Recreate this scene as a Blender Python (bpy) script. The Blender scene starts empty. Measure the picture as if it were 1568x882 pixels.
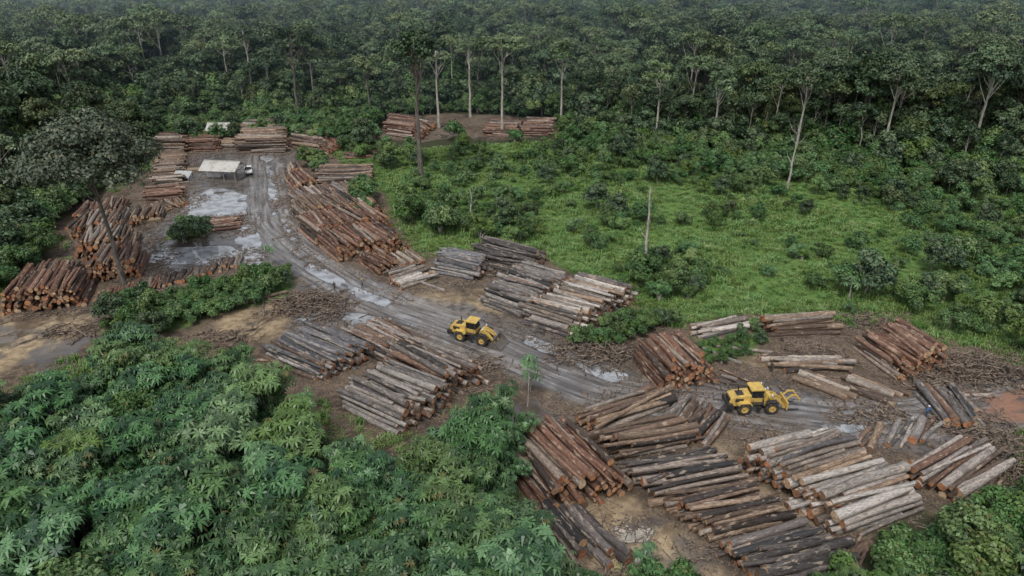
import bpy, math, random, time
import numpy as np
from mathutils import Vector
T0 = time.time()
rnd = random.Random(7)
RG = np.random.default_rng(11)
sc = bpy.context.scene
sc.view_settings.view_transform = 'Standard'
sc.view_settings.look = 'None'
sc.view_settings.exposure = 0

# ------------------------------------------------------------------ camera
CAMH, PITCH, F = 50.0, math.radians(26.5), 1045.3
cam = bpy.data.cameras.new("camera"); cam.lens = 24; cam.sensor_width = 36
cam.clip_end = 6000; cam.clip_start = 0.5
co = bpy.data.objects.new("camera", cam); sc.collection.objects.link(co)
co.location = (0, 0, CAMH); co.rotation_euler = (math.pi/2-PITCH, 0, 0)
sc.camera = co

def G(p, z=0.0):
    """survey point (bearing/elevation read off the aerial photo) -> metres on the level z"""
    dx = (p[0]-784)/F; dy = (441-p[1])/F
    d = (dx, math.cos(PITCH)+dy*math.sin(PITCH), -math.sin(PITCH)+dy*math.cos(PITCH))
    t = (CAMH-z)/-d[2]
    return np.array([d[0]*t, d[1]*t])
def GP(pts, z=0.0): return np.array([G(p, z) for p in pts])
def ztop(gy, v):
    return CAMH - gy*math.tan(PITCH+math.atan((v-441)/F))

# ------------------------------------------------------------------ numeric helpers
_lat = RG.random((512, 512))
def vnoise(x, y, s, o=0):
    x = np.asarray(x, float)/s+o*17.3+1000; y = np.asarray(y, float)/s+o*9.1+1000
    xi = np.floor(x).astype(int); yi = np.floor(y).astype(int)
    fx = x-xi; fy = y-yi; fx = fx*fx*(3-2*fx); fy = fy*fy*(3-2*fy)
    a = _lat[xi % 512, yi % 512]; b = _lat[(xi+1) % 512, yi % 512]
    c = _lat[xi % 512, (yi+1) % 512]; d = _lat[(xi+1) % 512, (yi+1) % 512]
    return (a*(1-fx)+b*fx)*(1-fy)+(c*(1-fx)+d*fx)*fy
def fb(x, y, s, o=0):
    return (vnoise(x, y, s, o)*.5+vnoise(x, y, s*.47, o+1)*.28+vnoise(x, y, s*.21, o+2)*.22)
def seg_d(x, y, a, b):
    ax, ay = a; bx, by = b; vx, vy = bx-ax, by-ay
    t = np.clip(((x-ax)*vx+(y-ay)*vy)/(vx*vx+vy*vy+1e-9), 0, 1)
    return np.hypot(x-ax-t*vx, y-ay-t*vy), t
def poly_sd(x, y, poly):
    x = np.asarray(x, float); y = np.asarray(y, float)
    ins = np.zeros(x.shape, bool); dist = np.full(x.shape, 1e9); n = len(poly)
    for i in range(n):
        a = poly[i]; b = poly[(i+1) % n]
        d, _ = seg_d(x, y, a, b); dist = np.minimum(dist, d)
        c = ((a[1] > y) != (b[1] > y)) & (x < (b[0]-a[0])*(y-a[1])/((b[1]-a[1])+1e-12)+a[0])
        ins ^= c
    return np.where(ins, dist, -dist)
def sstep(a, b, v):
    t = np.clip((v-a)/(b-a), 0, 1); return t*t*(3-2*t)

# ------------------------------------------------------------------ node helpers
def new_mat(name):
    m = bpy.data.materials.new(name); m.use_nodes = True
    nt = m.node_tree; nt.nodes.clear()
    out = nt.nodes.new('ShaderNodeOutputMaterial'); p = nt.nodes.new('ShaderNodeBsdfPrincipled')
    nt.links.new(p.outputs[0], out.inputs[0])
    return m, nt, p
def setin(nt, sock, v):
    if isinstance(v, bpy.types.NodeSocket): nt.links.new(v, sock)
    elif isinstance(v, (tuple, list)) and len(v) == 3 and sock.type == 'RGBA': sock.default_value = (*v, 1)
    else: sock.default_value = v
def N(nt, t, ins={}, **props):
    n = nt.nodes.new(t)
    for k, v in props.items(): setattr(n, k, v)
    for k, v in ins.items(): setin(nt, n.inputs[k], v)
    return n
def mix(nt, f, a, b, mode='MIX'):
    n = nt.nodes.new('ShaderNodeMix'); n.data_type = 'RGBA'; n.blend_type = mode
    setin(nt, n.inputs[0], f); setin(nt, n.inputs[6], a); setin(nt, n.inputs[7], b)
    return n.outputs[2]
def M(nt, op, a, b=0.0, c=None, clamp=False):
    n = nt.nodes.new('ShaderNodeMath'); n.operation = op; n.use_clamp = clamp
    setin(nt, n.inputs[0], a); setin(nt, n.inputs[1], b)
    if c is not None: setin(nt, n.inputs[2], c)
    return n.outputs[0]
def ramp(nt, v, lo, hi, a=0.0, b=1.0):
    n = nt.nodes.new('ShaderNodeMapRange'); n.interpolation_type = 'SMOOTHSTEP'
    for i, q in enumerate((v, lo, hi, a, b)): setin(nt, n.inputs[i], q)
    return n.outputs[0]
def noise(nt, vec, scale, detail=4, rough=0.55):
    n = N(nt, 'ShaderNodeTexNoise', {'Scale': scale, 'Detail': detail, 'Roughness': rough})
    if vec is not None: nt.links.new(vec, n.inputs['Vector'])
    return n.outputs[0]
def attr(nt, name):
    return N(nt, 'ShaderNodeAttribute', attribute_name=name)

# ------------------------------------------------------------------ materials
def leaf_mat(name, dark, light, yellow=(0.12, 0.16, 0.02), rough=0.5, vary=0.5, yf=0.4):
    m, nt, p = new_mat(name)
    a = attr(nt, 'tint'); sep = N(nt, 'ShaderNodeSeparateColor', {0: a.outputs['Color']})
    oi = N(nt, 'ShaderNodeObjectInfo').outputs['Random']
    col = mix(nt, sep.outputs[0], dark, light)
    col = mix(nt, M(nt, 'MULTIPLY', ramp(nt, oi, 0.75, 1.0), yf), col, yellow)
    f2 = M(nt, 'FRACT', M(nt, 'MULTIPLY', oi, 7.31))
    val = M(nt, 'MULTIPLY_ADD', f2, vary, 1.0-vary*0.5)
    f3 = M(nt, 'FRACT', M(nt, 'MULTIPLY', oi, 13.7))
    hsv = N(nt, 'ShaderNodeHueSaturation', {'Hue': M(nt, 'MULTIPLY_ADD', f3, 0.045, 0.475), 'Saturation': M(nt, 'MULTIPLY_ADD', f2, -0.2, 1.04), 'Value': val, 'Color': col})
    col = mix(nt, M(nt, 'MULTIPLY', sep.outputs[1], 0.7), hsv.outputs[0], (0.16, 0.13, 0.05))
    setin(nt, p.inputs['Base Color'], col)
    p.inputs['Roughness'].default_value = rough
    p.inputs['Specular IOR Level'].default_value = 0.4
    return m
M_FOREST = leaf_mat("forest_leaves", (0.022, 0.050, 0.023), (0.090, 0.150, 0.060), (0.13, 0.18, 0.04), vary=.7)
M_AIRY = leaf_mat("airy_leaves", (0.06, 0.105, 0.045), (0.155, 0.225, 0.095), (0.17, 0.24, 0.07))
M_SHRUB = leaf_mat("shrub_leaves", (0.024, 0.068, 0.020), (0.110, 0.215, 0.055), (0.17, 0.28, 0.05), vary=.6)
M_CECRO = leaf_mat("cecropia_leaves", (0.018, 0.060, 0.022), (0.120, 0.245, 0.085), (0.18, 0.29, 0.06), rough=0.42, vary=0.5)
M_GRASS = leaf_mat("grass_blades", (0.085, 0.175, 0.035), (0.20, 0.33, 0.085), (0.24, 0.33, 0.10), rough=0.6, vary=0.6)
M_DARKT = leaf_mat("dark_tree_leaves", (0.040, 0.062, 0.044), (0.115, 0.150, 0.098), (0.11, 0.14, 0.08), vary=0.1)

def bark_mat(name, c1, c2):
    m, nt, p = new_mat(name)
    pos = N(nt, 'ShaderNodeTexCoord').outputs['Object']
    mp = N(nt, 'ShaderNodeMapping', {'Vector': pos, 'Scale': (1, 1, 0.25)}).outputs[0]
    setin(nt, p.inputs['Base Color'], mix(nt, ramp(nt, noise(nt, mp, 3.0), 0.35, 0.65), c1, c2))
    p.inputs['Roughness'].default_value = 0.85
    return m
M_TRUNK = bark_mat("pale_trunk_bark", (0.24, 0.22, 0.18), (0.52, 0.49, 0.43))
M_TRUNKD = bark_mat("dark_trunk_bark", (0.07, 0.06, 0.05), (0.19, 0.165, 0.14))
M_DEAD = bark_mat("dead_wood", (0.25, 0.23, 0.20), (0.5, 0.47, 0.42))
M_STICK = bark_mat("brush_sticks", (0.055, 0.04, 0.032), (0.27, 0.21, 0.16))

def log_mat():
    m, nt, p = new_mat("log_bark")
    c = attr(nt, 'tint').outputs['Color']; uv = attr(nt, 'luv').outputs['Vector']
    mp = N(nt, 'ShaderNodeMapping', {'Vector': uv, 'Scale': (0.8, 2.4, 1)}).outputs[0]
    n1 = noise(nt, mp, 1.0, 5, 0.65)
    mp2 = N(nt, 'ShaderNodeMapping', {'Vector': uv, 'Scale': (1.2, 9, 1)}).outputs[0]
    n2 = noise(nt, mp2, 1.6, 3, 0.6)
    n3 = noise(nt, uv, 0.8, 4)
    dark = mix(nt, 1.0, c, (0.34, 0.31, 0.30), 'MULTIPLY')
    col = mix(nt, ramp(nt, n2, 0.32, 0.62), dark, c)
    peel = mix(nt, 0.6, c, (0.56, 0.44, 0.33))
    col = mix(nt, M(nt, 'MULTIPLY', ramp(nt, n1, 0.57, 0.61), 0.75), col, peel)
    col = mix(nt, M(nt, 'MULTIPLY', ramp(nt, n3, 0.54, 0.66), 0.65), col, dark)
    setin(nt, p.inputs['Base Color'], col)
    setin(nt, p.inputs['Roughness'], ramp(nt, n1, 0.3, 0.7, 0.5, 0.85))
    b = N(nt, 'ShaderNodeBump', {'Strength': 0.8, 'Distance': 0.06, 'Height': n2})
    nt.links.new(b.outputs[0], p.inputs['Normal'])
    return m
def end_mat():
    m, nt, p = new_mat("log_cut_end")
    c = attr(nt, 'tint').outputs['Color']; uv = attr(nt, 'luv').outputs['Vector']
    n1 = noise(nt, uv, 2.5, 4)
    setin(nt, p.inputs['Base Color'], mix(nt, ramp(nt, n1, 0.3, 0.7), mix(nt, 1.0, c, (0.5, 0.42, 0.36), 'MULTIPLY'), c))
    p.inputs['Roughness'].default_value = 0.8
    return m
M_LOG = log_mat(); M_END = end_mat()

def simple_mat(name, col, rough=0.5, metal=0.0, dirt=0.5, dirtc=(0.12, 0.09, 0.06), sc_=3.0):
    m, nt, p = new_mat(name)
    pos = N(nt, 'ShaderNodeTexCoord').outputs['Object']
    n = noise(nt, pos, sc_, 5, 0.65)
    setin(nt, p.inputs['Base Color'], mix(nt, M(nt, 'MULTIPLY', ramp(nt, n, 0.42, 0.7), dirt), col, dirtc))
    p.inputs['Roughness'].default_value = rough; p.inputs['Metallic'].default_value = metal
    return m
M_YEL = simple_mat("machine_yellow_paint", (0.64, 0.44, 0.11), 0.5, dirt=.65, dirtc=(.26, .18, .09), sc_=1.6)
M_BLK = simple_mat("black_steel", (0.025, 0.025, 0.027), 0.5)
M_TYRE = simple_mat("muddy_tyre_rubber", (0.03, 0.029, 0.028), 0.85, dirt=0.9, dirtc=(0.11, 0.09, 0.07))
M_GLASS = simple_mat("dark_window_glass", (0.015, 0.02, 0.024), 0.08, dirt=0.1)
M_STEEL = simple_mat("worn_steel", (0.22, 0.2, 0.18), 0.4, 0.5)
M_WHITE = simple_mat("white_paint", (0.72, 0.73, 0.74), 0.4, dirt=0.25)
M_ROOF = simple_mat("weathered_roof_sheet", (0.50, 0.49, 0.46), 0.5, dirt=0.7, dirtc=(0.26, 0.22, 0.17), sc_=0.8)
M_WOOD = simple_mat("sawn_boards", (0.3, 0.23, 0.16), 0.8)
M_TARP = simple_mat("pale_tarpaulin", (0.45, 0.47, 0.47), 0.5)

# ------------------------------------------------------------------ mesh helpers
def mesh_quads(name, Q, tint, mi=None, mats=()):
    n = len(Q); me = bpy.data.meshes.new(name)
    me.vertices.add(n*4); me.vertices.foreach_set('co', np.ascontiguousarray(Q, dtype=np.float32).ravel())
    me.loops.add(n*4); me.loops.foreach_set('vertex_index', np.arange(n*4, dtype=np.int32))
    me.polygons.add(n); me.polygons.foreach_set('loop_start', np.arange(0, n*4, 4, dtype=np.int32))
    if mi is not None: me.polygons.foreach_set('material_index', np.asarray(mi, dtype=np.int32))
    a = me.attributes.new('tint', 'FLOAT_COLOR', 'POINT')
    t4 = np.ones((n, 4, 4), np.float32); t4[:, :, :3] = np.asarray(tint)[:, None, :]
    a.data.foreach_set('color', t4.ravel())
    for m in mats: me.materials.append(m)
    me.update(calc_edges=True)
    return me
def norm(v): return v/(np.linalg.norm(v, axis=-1, keepdims=True)+1e-9)
def leaf_quads(rg, c, n, size, asp=0.55):
    m = len(c); r = rg.normal(size=(m, 3)); a = norm(np.cross(n, r)); b = np.cross(n, a)
    s = (size*rg.uniform(0.6, 1.35, m))[:, None]
    fold = n*s*0.25
    return np.stack([c-a*s-fold, c-b*s*asp, c+a*s-fold, c+b*s*asp], 1)
def tube(pts, rad, S=7):
    pts = np.array(pts, float); K = len(pts); out = []
    th = np.linspace(0, 2*math.pi, S, endpoint=False); rings = []
    for i in range(K):
        d = norm(pts[min(i+1, K-1)]-pts[max(i-1, 0)])
        ref = np.array([1., 0, 0]) if abs(d[0]) < 0.8 else np.array([0, 1., 0])
        u = norm(np.cross(d, ref)); v = np.cross(d, u)
        rings.append(pts[i]+rad[i]*(np.cos(th)[:, None]*u+np.sin(th)[:, None]*v))
    for i in range(K-1):
        for j in range(S):
            k = (j+1) % S; out.append([rings[i][j], rings[i][k], rings[i+1][k], rings[i+1][j]])
    return np.array(out)
def sph(rg, n, zmin=-0.35):
    z = rg.uniform(zmin, 1.0, n); a = rg.random(n)*2*math.pi; r = np.sqrt(np.maximum(0, 1-z*z))
    return np.stack([r*np.cos(a), r*np.sin(a), z], 1)

def tree_mesh(name, seed, H, cr, ch, nl, lr, npl, leaf, tr, mleaf, mtrunk, flat=0.7, lean=0.03, limbs=True):
    rg = np.random.default_rng(seed); Q = []; T = []; MI = []
    cz = H-ch*0.5
    lx, ly = rg.normal(0, lean*H, 2)
    K = 7; tp = [(lx*(i/(K-1))**1.5+rg.normal(0, .08)*(i > 0), ly*(i/(K-1))**1.5+rg.normal(0, .08)*(i > 0), (H-ch*0.35)*i/(K-1)-0.3*(i == 0)) for i in range(K)]
    q = tube(tp, [tr*(1.25 if i == 0 else 1)*(1-0.62*i/(K-1)) for i in range(K)]); Q.append(q)
    T.append(np.full((len(q), 3), .5)); MI.append(np.ones(len(q)))
    top = np.array(tp[-1])
    cs = []; rs = []
    for i in range(nl):
        d = sph(rg, 1, -0.5)[0]; f = rg.uniform(0.35, 1.0)**0.6
        c = np.array([top[0]*.9, top[1]*.9, cz])+d*np.array([cr, cr, ch*0.5])*f*0.82
        cs.append(c); rs.append(lr*rg.uniform(0.65, 1.25))
    for c, r in zip(cs, rs):
        if limbs and rg.random() < 0.75:
            t0 = rg.uniform(0.6, 1.0); i0 = t0*(K-1); b = np.array(tp[int(i0)])*(1-(i0 % 1))+np.array(tp[min(int(i0)+1, K-1)])*(i0 % 1)
            mid = (b+c)/2+np.array([0, 0, -0.06*np.linalg.norm(c-b)])+rg.normal(0, .2, 3)
            q = tube([b, mid, c], [tr*0.33, tr*0.22, tr*0.07], 5); Q.append(q); T.append(np.full((len(q), 3), .5)); MI.append(np.ones(len(q)))
        n = int(npl*(r/lr)**2)
        d = sph(rg, n, -0.45); rr = r*(0.55+0.5*rg.random(n))[:, None]
        wob = 1+0.28*np.sin(d[:, :1]*5+seed+r*9)*np.cos(d[:, 1:2]*6+r*5)
        p = c+d*rr*wob*np.array([1, 1, flat]); nn = norm(d+rg.normal(0, .45, (n, 3))+np.array([0, 0, .45]))
        q = leaf_quads(rg, p, nn, leaf); Q.append(q)
        lt = rg.uniform(0.0, 0.85); t = np.zeros((n, 3)); t[:, 0] = np.clip(lt+rg.normal(0, .2, n), 0, 1)
        t[:, 1] = (rg.random(n) < 0.03); T.append(t); MI.append(np.zeros(n))
    return mesh_quads(name, np.concatenate(Q), np.concatenate(T), np.concatenate(MI), (mleaf, mtrunk))

def rosettes(rg, P, A, lf, nleaf=8, w=0.23):
    n = len(P); A = norm(A); r = rg.normal(size=(n, 3)); e1 = norm(np.cross(A, r)); e2 = np.cross(A, e1); Q = []
    sz = rg.uniform(0.6, 1.35, n)[:, None]*lf; ph = rg.random(n)*6.28
    for k in range(nleaf):
        a = ph+2*math.pi*k/nleaf+rg.normal(0, .1, n); ca = np.cos(a)[:, None]; sa = np.sin(a)[:, None]
        d = ca*e1+sa*e2; s = -sa*e1+ca*e2; L = sz*rg.uniform(0.8, 1.1, n)[:, None]; dr = rg.uniform(0.15, 0.6, n)[:, None]
        r0 = P+d*0.06*L; m0 = P+d*0.55*L+A*0.08*L; t0 = P+d*0.98*L-A*dr*L
        wv = w*L
        a0, a1 = r0-s*wv*.2, r0+s*wv*.2; b0, b1 = m0-s*wv*.62, m0+s*wv*.62; c0, c1 = t0-s*wv*.12, t0+s*wv*.12
        Q.append(np.stack([a0, b0, b1, a1], 1)); Q.append(np.stack([b0, c0, c1, b1], 1))
    return np.concatenate(Q), 2*nleaf
def cecropia_mesh(name, seed, H, R, nros, lf=0.62, sub=6, mleaf=None):
    rg = np.random.default_rng(seed); Q = []; T = []; MI = []
    for s in range(sub):
        a = rg.random()*6.28; rr = R*0.75*math.sqrt(rg.random()); c = np.array([rr*math.cos(a), rr*math.sin(a), H*rg.uniform(.5, .9)])
        r = R*rg.uniform(.3, .56); n = nros//sub
        st = [(0, 0, -0.3), (c[0]*.3, c[1]*.3, c[2]*.5), tuple(c)]
        q = tube(st, [.13, .09, .04], 5); Q.append(q); T.append(np.full((len(q), 3), .5)); MI.append(np.ones(len(q)))
        d = sph(rg, n, -0.25); P = c+d*r*rg.uniform(.45, 1.25, (n, 1))*np.array([1.1, 1.1, .75])
        A = d*0.45+np.array([0, 0, .95])+rg.normal(0, .25, (n, 3))
        q, rep = rosettes(rg, P, A, lf); Q.append(q)
        t1 = np.clip(rg.uniform(.05, .7)+rg.normal(0, .28, n), 0, 1); t = np.zeros((n, 3)); t[:, 0] = t1; t[:, 1] = (rg.random(n) < .012)
        tt = np.tile(t, (rep, 1)); tt[:, 0] = np.clip(tt[:, 0]+rg.normal(0, .08, len(tt)), 0, 1); T.append(tt); MI.append(np.zeros(len(q)))
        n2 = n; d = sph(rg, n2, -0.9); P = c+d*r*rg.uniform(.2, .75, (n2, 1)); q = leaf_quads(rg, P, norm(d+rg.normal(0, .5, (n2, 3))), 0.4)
        Q.append(q); t = np.zeros((n2, 3)); t[:, 0] = rg.random(n2)*.15; T.append(t); MI.append(np.zeros(n2))  # inner leaves tinted dark: crown shade put into the leaf colour
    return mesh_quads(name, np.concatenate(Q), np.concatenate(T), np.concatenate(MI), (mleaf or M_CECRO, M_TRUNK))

def collection(name, meshes):
    c = bpy.data.collections.new(name)
    for i, me in enumerate(meshes):
        o = bpy.data.objects.new("%s_kind_%02d" % (name, i), me); c.objects.link(o)
    return c
def scatter(name, P, scl, idx, coll, tilt=0.0):
    P = np.asarray(P, np.float32); n = len(P)
    me = bpy.data.meshes.new(name); me.vertices.add(n); me.vertices.foreach_set('co', P.ravel())
    rot = np.zeros((n, 3), np.float32); rot[:, 2] = RG.random(n)*6.283
    if tilt: rot[:, :2] = RG.normal(0, tilt, (n, 2))
    a = me.attributes.new('rot', 'FLOAT_VECTOR', 'POINT'); a.data.foreach_set('vector', rot.ravel())
    a = me.attributes.new('scl', 'FLOAT', 'POINT'); a.data.foreach_set('value', np.asarray(scl, np.float32))
    a = me.attributes.new('idx', 'INT', 'POINT'); a.data.foreach_set('value', np.asarray(idx, np.int32))
    o = bpy.data.objects.new(name, me); sc.collection.objects.link(o)
    g = bpy.data.node_groups.new(name+"_scatter", 'GeometryNodeTree')
    g.interface.new_socket('Geometry', in_out='INPUT', socket_type='NodeSocketGeometry')
    g.interface.new_socket('Geometry', in_out='OUTPUT', socket_type='NodeSocketGeometry')
    gi = g.nodes.new('NodeGroupInput'); go = g.nodes.new('NodeGroupOutput')
    ci = g.nodes.new('GeometryNodeCollectionInfo'); ci.inputs[0].default_value = coll; ci.inputs[1].default_value = True; ci.inputs[2].default_value = True
    ip = g.nodes.new('GeometryNodeInstanceOnPoints'); ip.inputs['Pick Instance'].default_value = True
    def na(nm, t):
        q = g.nodes.new('GeometryNodeInputNamedAttribute'); q.data_type = t; q.inputs[0].default_value = nm; return q.outputs[0]
    L = g.links.new
    L(gi.outputs[0], ip.inputs['Points']); L(ci.outputs[0], ip.inputs['Instance'])
    L(na('idx', 'INT'), ip.inputs['Instance Index']); L(na('rot', 'FLOAT_VECTOR'), ip.inputs['Rotation']); L(na('scl', 'FLOAT'), ip.inputs['Scale'])
    L(ip.outputs[0], go.inputs[0])
    md = o.modifiers.new('scatter', 'NODES'); md.node_group = g
    return o

# ------------------------------------------------------------------ areas (metres, on the ground)
YARD = GP([(240, 232), (330, 222), (445, 215), (505, 222), (550, 248), (595, 300), (640, 385), (840, 395), (980, 468), (1050, 492), (1150, 478), (1285, 480), (1450, 515), (1590, 555), (1700, 640), (1600, 700), (1520, 750), (1400, 800), (1290, 845), (1270, 960), (1000, 960), (880, 890), (790, 800), (740, 690), (640, 700), (500, 670), (400, 610), (330, 560), (250, 545), (100, 575), (-60, 640), (-60, 480), (60, 430), (95, 330), (200, 270)])
BACKCL = GP([(575, 216), (595, 185), (680, 174), (745, 176), (850, 184), (864, 207), (745, 216), (700, 206), (650, 218)])
MEADOW = GP([(545, 245), (600, 235), (850, 222), (1100, 266), (1600, 300), (1700, 540), (1450, 510), (1285, 474), (1150, 470), (1050, 488), (975, 465), (840, 395), (645, 385), (600, 300)])
WETP = GP([(255, 240), (450, 226), (446, 290), (450, 350), (500, 400), (600, 440), (740, 470), (880, 530), (990, 580), (1110, 590), (1200, 590), (1320, 610), (1400, 640), (1490, 660), (1480, 690), (1300, 690), (1120, 650), (960, 620), (860, 615), (760, 565), (680, 515), (560, 510), (430, 510), (440, 480), (530, 460), (450, 412), (370, 400), (215, 400), (215, 350), (260, 310), (290, 290)])
SANDP = [GP([(-80, 500), (100, 480), (150, 490), (110, 530), (40, 560), (-80, 600)]), GP([(880, 760), (960, 740), (1010, 790), (1100, 870), (1120, 960), (900, 960)]), GP([(1090, 690), (1120, 690), (1300, 840), (1270, 900), (1200, 860)]), GP([(1085, 515), (1150, 525), (1160, 550), (1110, 555)]), GP([(330, 480), (430, 460), (440, 500), (400, 530), (320, 520)]), GP([(600, 445), (760, 450), (770, 480), (640, 480)])]
REDP = GP([(1470, 615), (1560, 590), (1720, 590), (1720, 650), (1560, 645), (1480, 640)])
CLUMP = GP([(160, 510), (190, 470), (255, 462), (330, 442), (380, 430), (440, 420), (450, 440), (385, 470), (320, 488), (230, 520)])
CLUMP2 = GP([(255, 368), (280, 345), (315, 350), (315, 366), (285, 374)])
CLUMP3 = GP([(1060, 520), (1120, 520), (1150, 500), (1180, 520), (1120, 560), (1085, 560)])
ROAD = GP([(405, 215), (402, 250), (408, 300), (412, 340), (440, 375), (485, 408), (535, 440), (610, 475), (690, 503), (770, 533), (850, 567), (920, 593), (1000, 608), (1090, 618), (1180, 632), (1300, 645), (1420, 640), (1500, 622), (1600, 610), (1720, 605)])
PUD = [GP(p) for p in [
    [(270, 325), (300, 288), (345, 286), (385, 298), (383, 334), (345, 342), (300, 335)],
    [(352, 344), (396, 338), (402, 362), (404, 396), (372, 396), (360, 370)],
    [(215, 405), (240, 380), (350, 376), (400, 398), (430, 407), (380, 412), (300, 405)],
    [(425, 494), (470, 476), (510, 476), (500, 492), (450, 500)],
    [(920, 805), (960, 780), (1025, 775), (1040, 800), (1000, 838), (940, 845)],
    [(970, 848), (1010, 850), (1000, 868), (955, 866)],
    [(980, 745), (1004, 745), (1010, 774), (990, 774)],
    [(460, 390), (520, 418), (570, 446), (612, 463), (590, 474), (520, 448), (465, 416)],
    [(800, 508), (860, 528), (950, 568), (990, 585), (940, 588), (860, 554), (795, 527)],
    [(395, 240), (420, 235), (432, 285), (430, 330), (412, 335), (405, 270)],
    [(520, 470), (600, 485), (610, 505), (540, 505), (500, 490)],
    [(1040, 600), (1110, 640), (1200, 655), (1180, 668), (1100, 650), (1020, 615)],
    [(1240, 650), (1300, 640), (1380, 655), (1300, 672)],
    [(700, 470), (770, 500), (800, 520), (760, 512), (700, 485)],
    [(440, 330), (470, 380), (450, 385), (425, 350)]]]

# ------------------------------------------------------------------ ground sheet
def axis(lo, hi, st, far_lo, far_hi):
    mid = list(np.arange(lo, hi+1e-6, st)); a = []; s = st; x = lo
    while x > far_lo: s *= 1.22; x -= s; a.append(x)
    b = []; s = st; x = mid[-1]
    while x < far_hi: s *= 1.22; x += s; b.append(x)
    return np.array(a[::-1]+mid+b)
def relief(x, y):
    far = sstep(230, 420, y)+sstep(130, 260, np.abs(x))*0.5
    return far*(fb(x, y, 260, 3)-0.5)*26
def pud_mask(x, y):
    m = np.zeros(np.shape(x))
    for p in PUD: m = np.maximum(m, sstep(-0.2, 1.6, poly_sd(x, y, p)))
    return m
XS = axis(-100, 125, 0.42, -3500, 3500); YS = axis(36, 232, 0.42, -300, 4200)
GX, GY = np.meshgrid(XS, YS); gx = GX.ravel(); gy = GY.ravel()
near = (np.abs(gx) < 200) & (gy < 300)
pm = np.zeros(len(gx)); pm[near] = pud_mask(gx[near], gy[near])
wx = gx+(fb(gx, gy, 6, 5)-.5)*6; wy = gy+(fb(gx, gy, 6, 8)-.5)*6
yard = sstep(-.8, .8, poly_sd(wx, wy, YARD)); clump = np.maximum.reduce([sstep(-1, 1, poly_sd(wx, wy, c)) for c in (CLUMP, CLUMP2, CLUMP3)])
bare = np.maximum(yard*(1-clump), sstep(-1, 1, poly_sd(wx, wy, BACKCL)))
wet = sstep(-1.2, 1.5, poly_sd(wx, wy, WETP))*(1-clump)
grass = np.maximum(sstep(-3, 3, poly_sd(wx, wy, MEADOW)), clump)
sand = np.maximum.reduce([sstep(-1.5, 2.5, poly_sd(wx, wy, s)) for s in SANDP]); red = sstep(-1, 1, poly_sd(wx, wy, REDP))
rd = np.full(len(gx), 1e9); ra = np.zeros(len(gx)); sgn = np.zeros(len(gx)); acc = 0
for i in range(len(ROAD)-1):
    a, b = ROAD[i], ROAD[i+1]; d, t = seg_d(gx, gy, a, b); L = np.hypot(*(b-a)); s = np.sign((b[0]-a[0])*(gy-a[1])-(b[1]-a[1])*(gx-a[0]))
    k = d < rd; rd = np.where(k, d, rd); ra = np.where(k, acc+t*L, ra); sgn = np.where(k, s, sgn); acc += L
road = 1-sstep(3.4, 5.4, rd+(fb(gx, gy, 5, 20)-.5)*3.0)
wet = np.maximum(wet, road*(1-red))
lat_ = rd*sgn+(vnoise(ra, ra*0, 14, 41)-.5)*2.0
ruts = (np.exp(-((np.abs(lat_)-1.1)/.32)**2)+.6*np.exp(-((np.abs(lat_+1.6)-1.2)/.28)**2))*road
micro = (fb(gx, gy, 9, 30)-.5)*.42+(fb(gx, gy, 1.8, 33)-.5)*.12*bare
gz = relief(gx, gy)+micro*(1-.45*road)+0.085-0.125*pm-.05*ruts
ny, nx = GX.shape
me = bpy.data.meshes.new("ground"); me.vertices.add(len(gx)); me.vertices.foreach_set('co', np.stack([gx, gy, gz], 1).astype(np.float32).ravel())
ii = np.arange(nx*ny).reshape(ny, nx); quads = np.stack([ii[:-1, :-1], ii[:-1, 1:], ii[1:, 1:], ii[1:, :-1]], -1).reshape(-1, 4)
def fill(me, quads):
    nq = len(quads); me.loops.add(nq*4); me.loops.foreach_set('vertex_index', quads.astype(np.int32).ravel())
    me.polygons.add(nq); me.polygons.foreach_set('loop_start', np.arange(0, nq*4, 4, dtype=np.int32)); me.polygons.foreach_set('use_smooth', np.ones(nq, bool))
fill(me, quads)
def ground_attrs(me, sel=slice(None)):
    one = np.ones(len(gx[sel]))
    a = me.attributes.new('mA', 'FLOAT_COLOR', 'POINT'); a.data.foreach_set('color', np.stack([bare[sel], wet[sel], grass[sel], one], 1).astype(np.float32).ravel())
    a = me.attributes.new('mB', 'FLOAT_COLOR', 'POINT'); a.data.foreach_set('color', np.stack([sand[sel], red[sel], road[sel], one], 1).astype(np.float32).ravel())
    a = me.attributes.new('ruv', 'FLOAT_VECTOR', 'POINT'); a.data.foreach_set('vector', np.stack([(rd*sgn)[sel], ra[sel], gz[sel]], 1).astype(np.float32).ravel())
ground_attrs(me); me.update(calc_edges=True)
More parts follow.
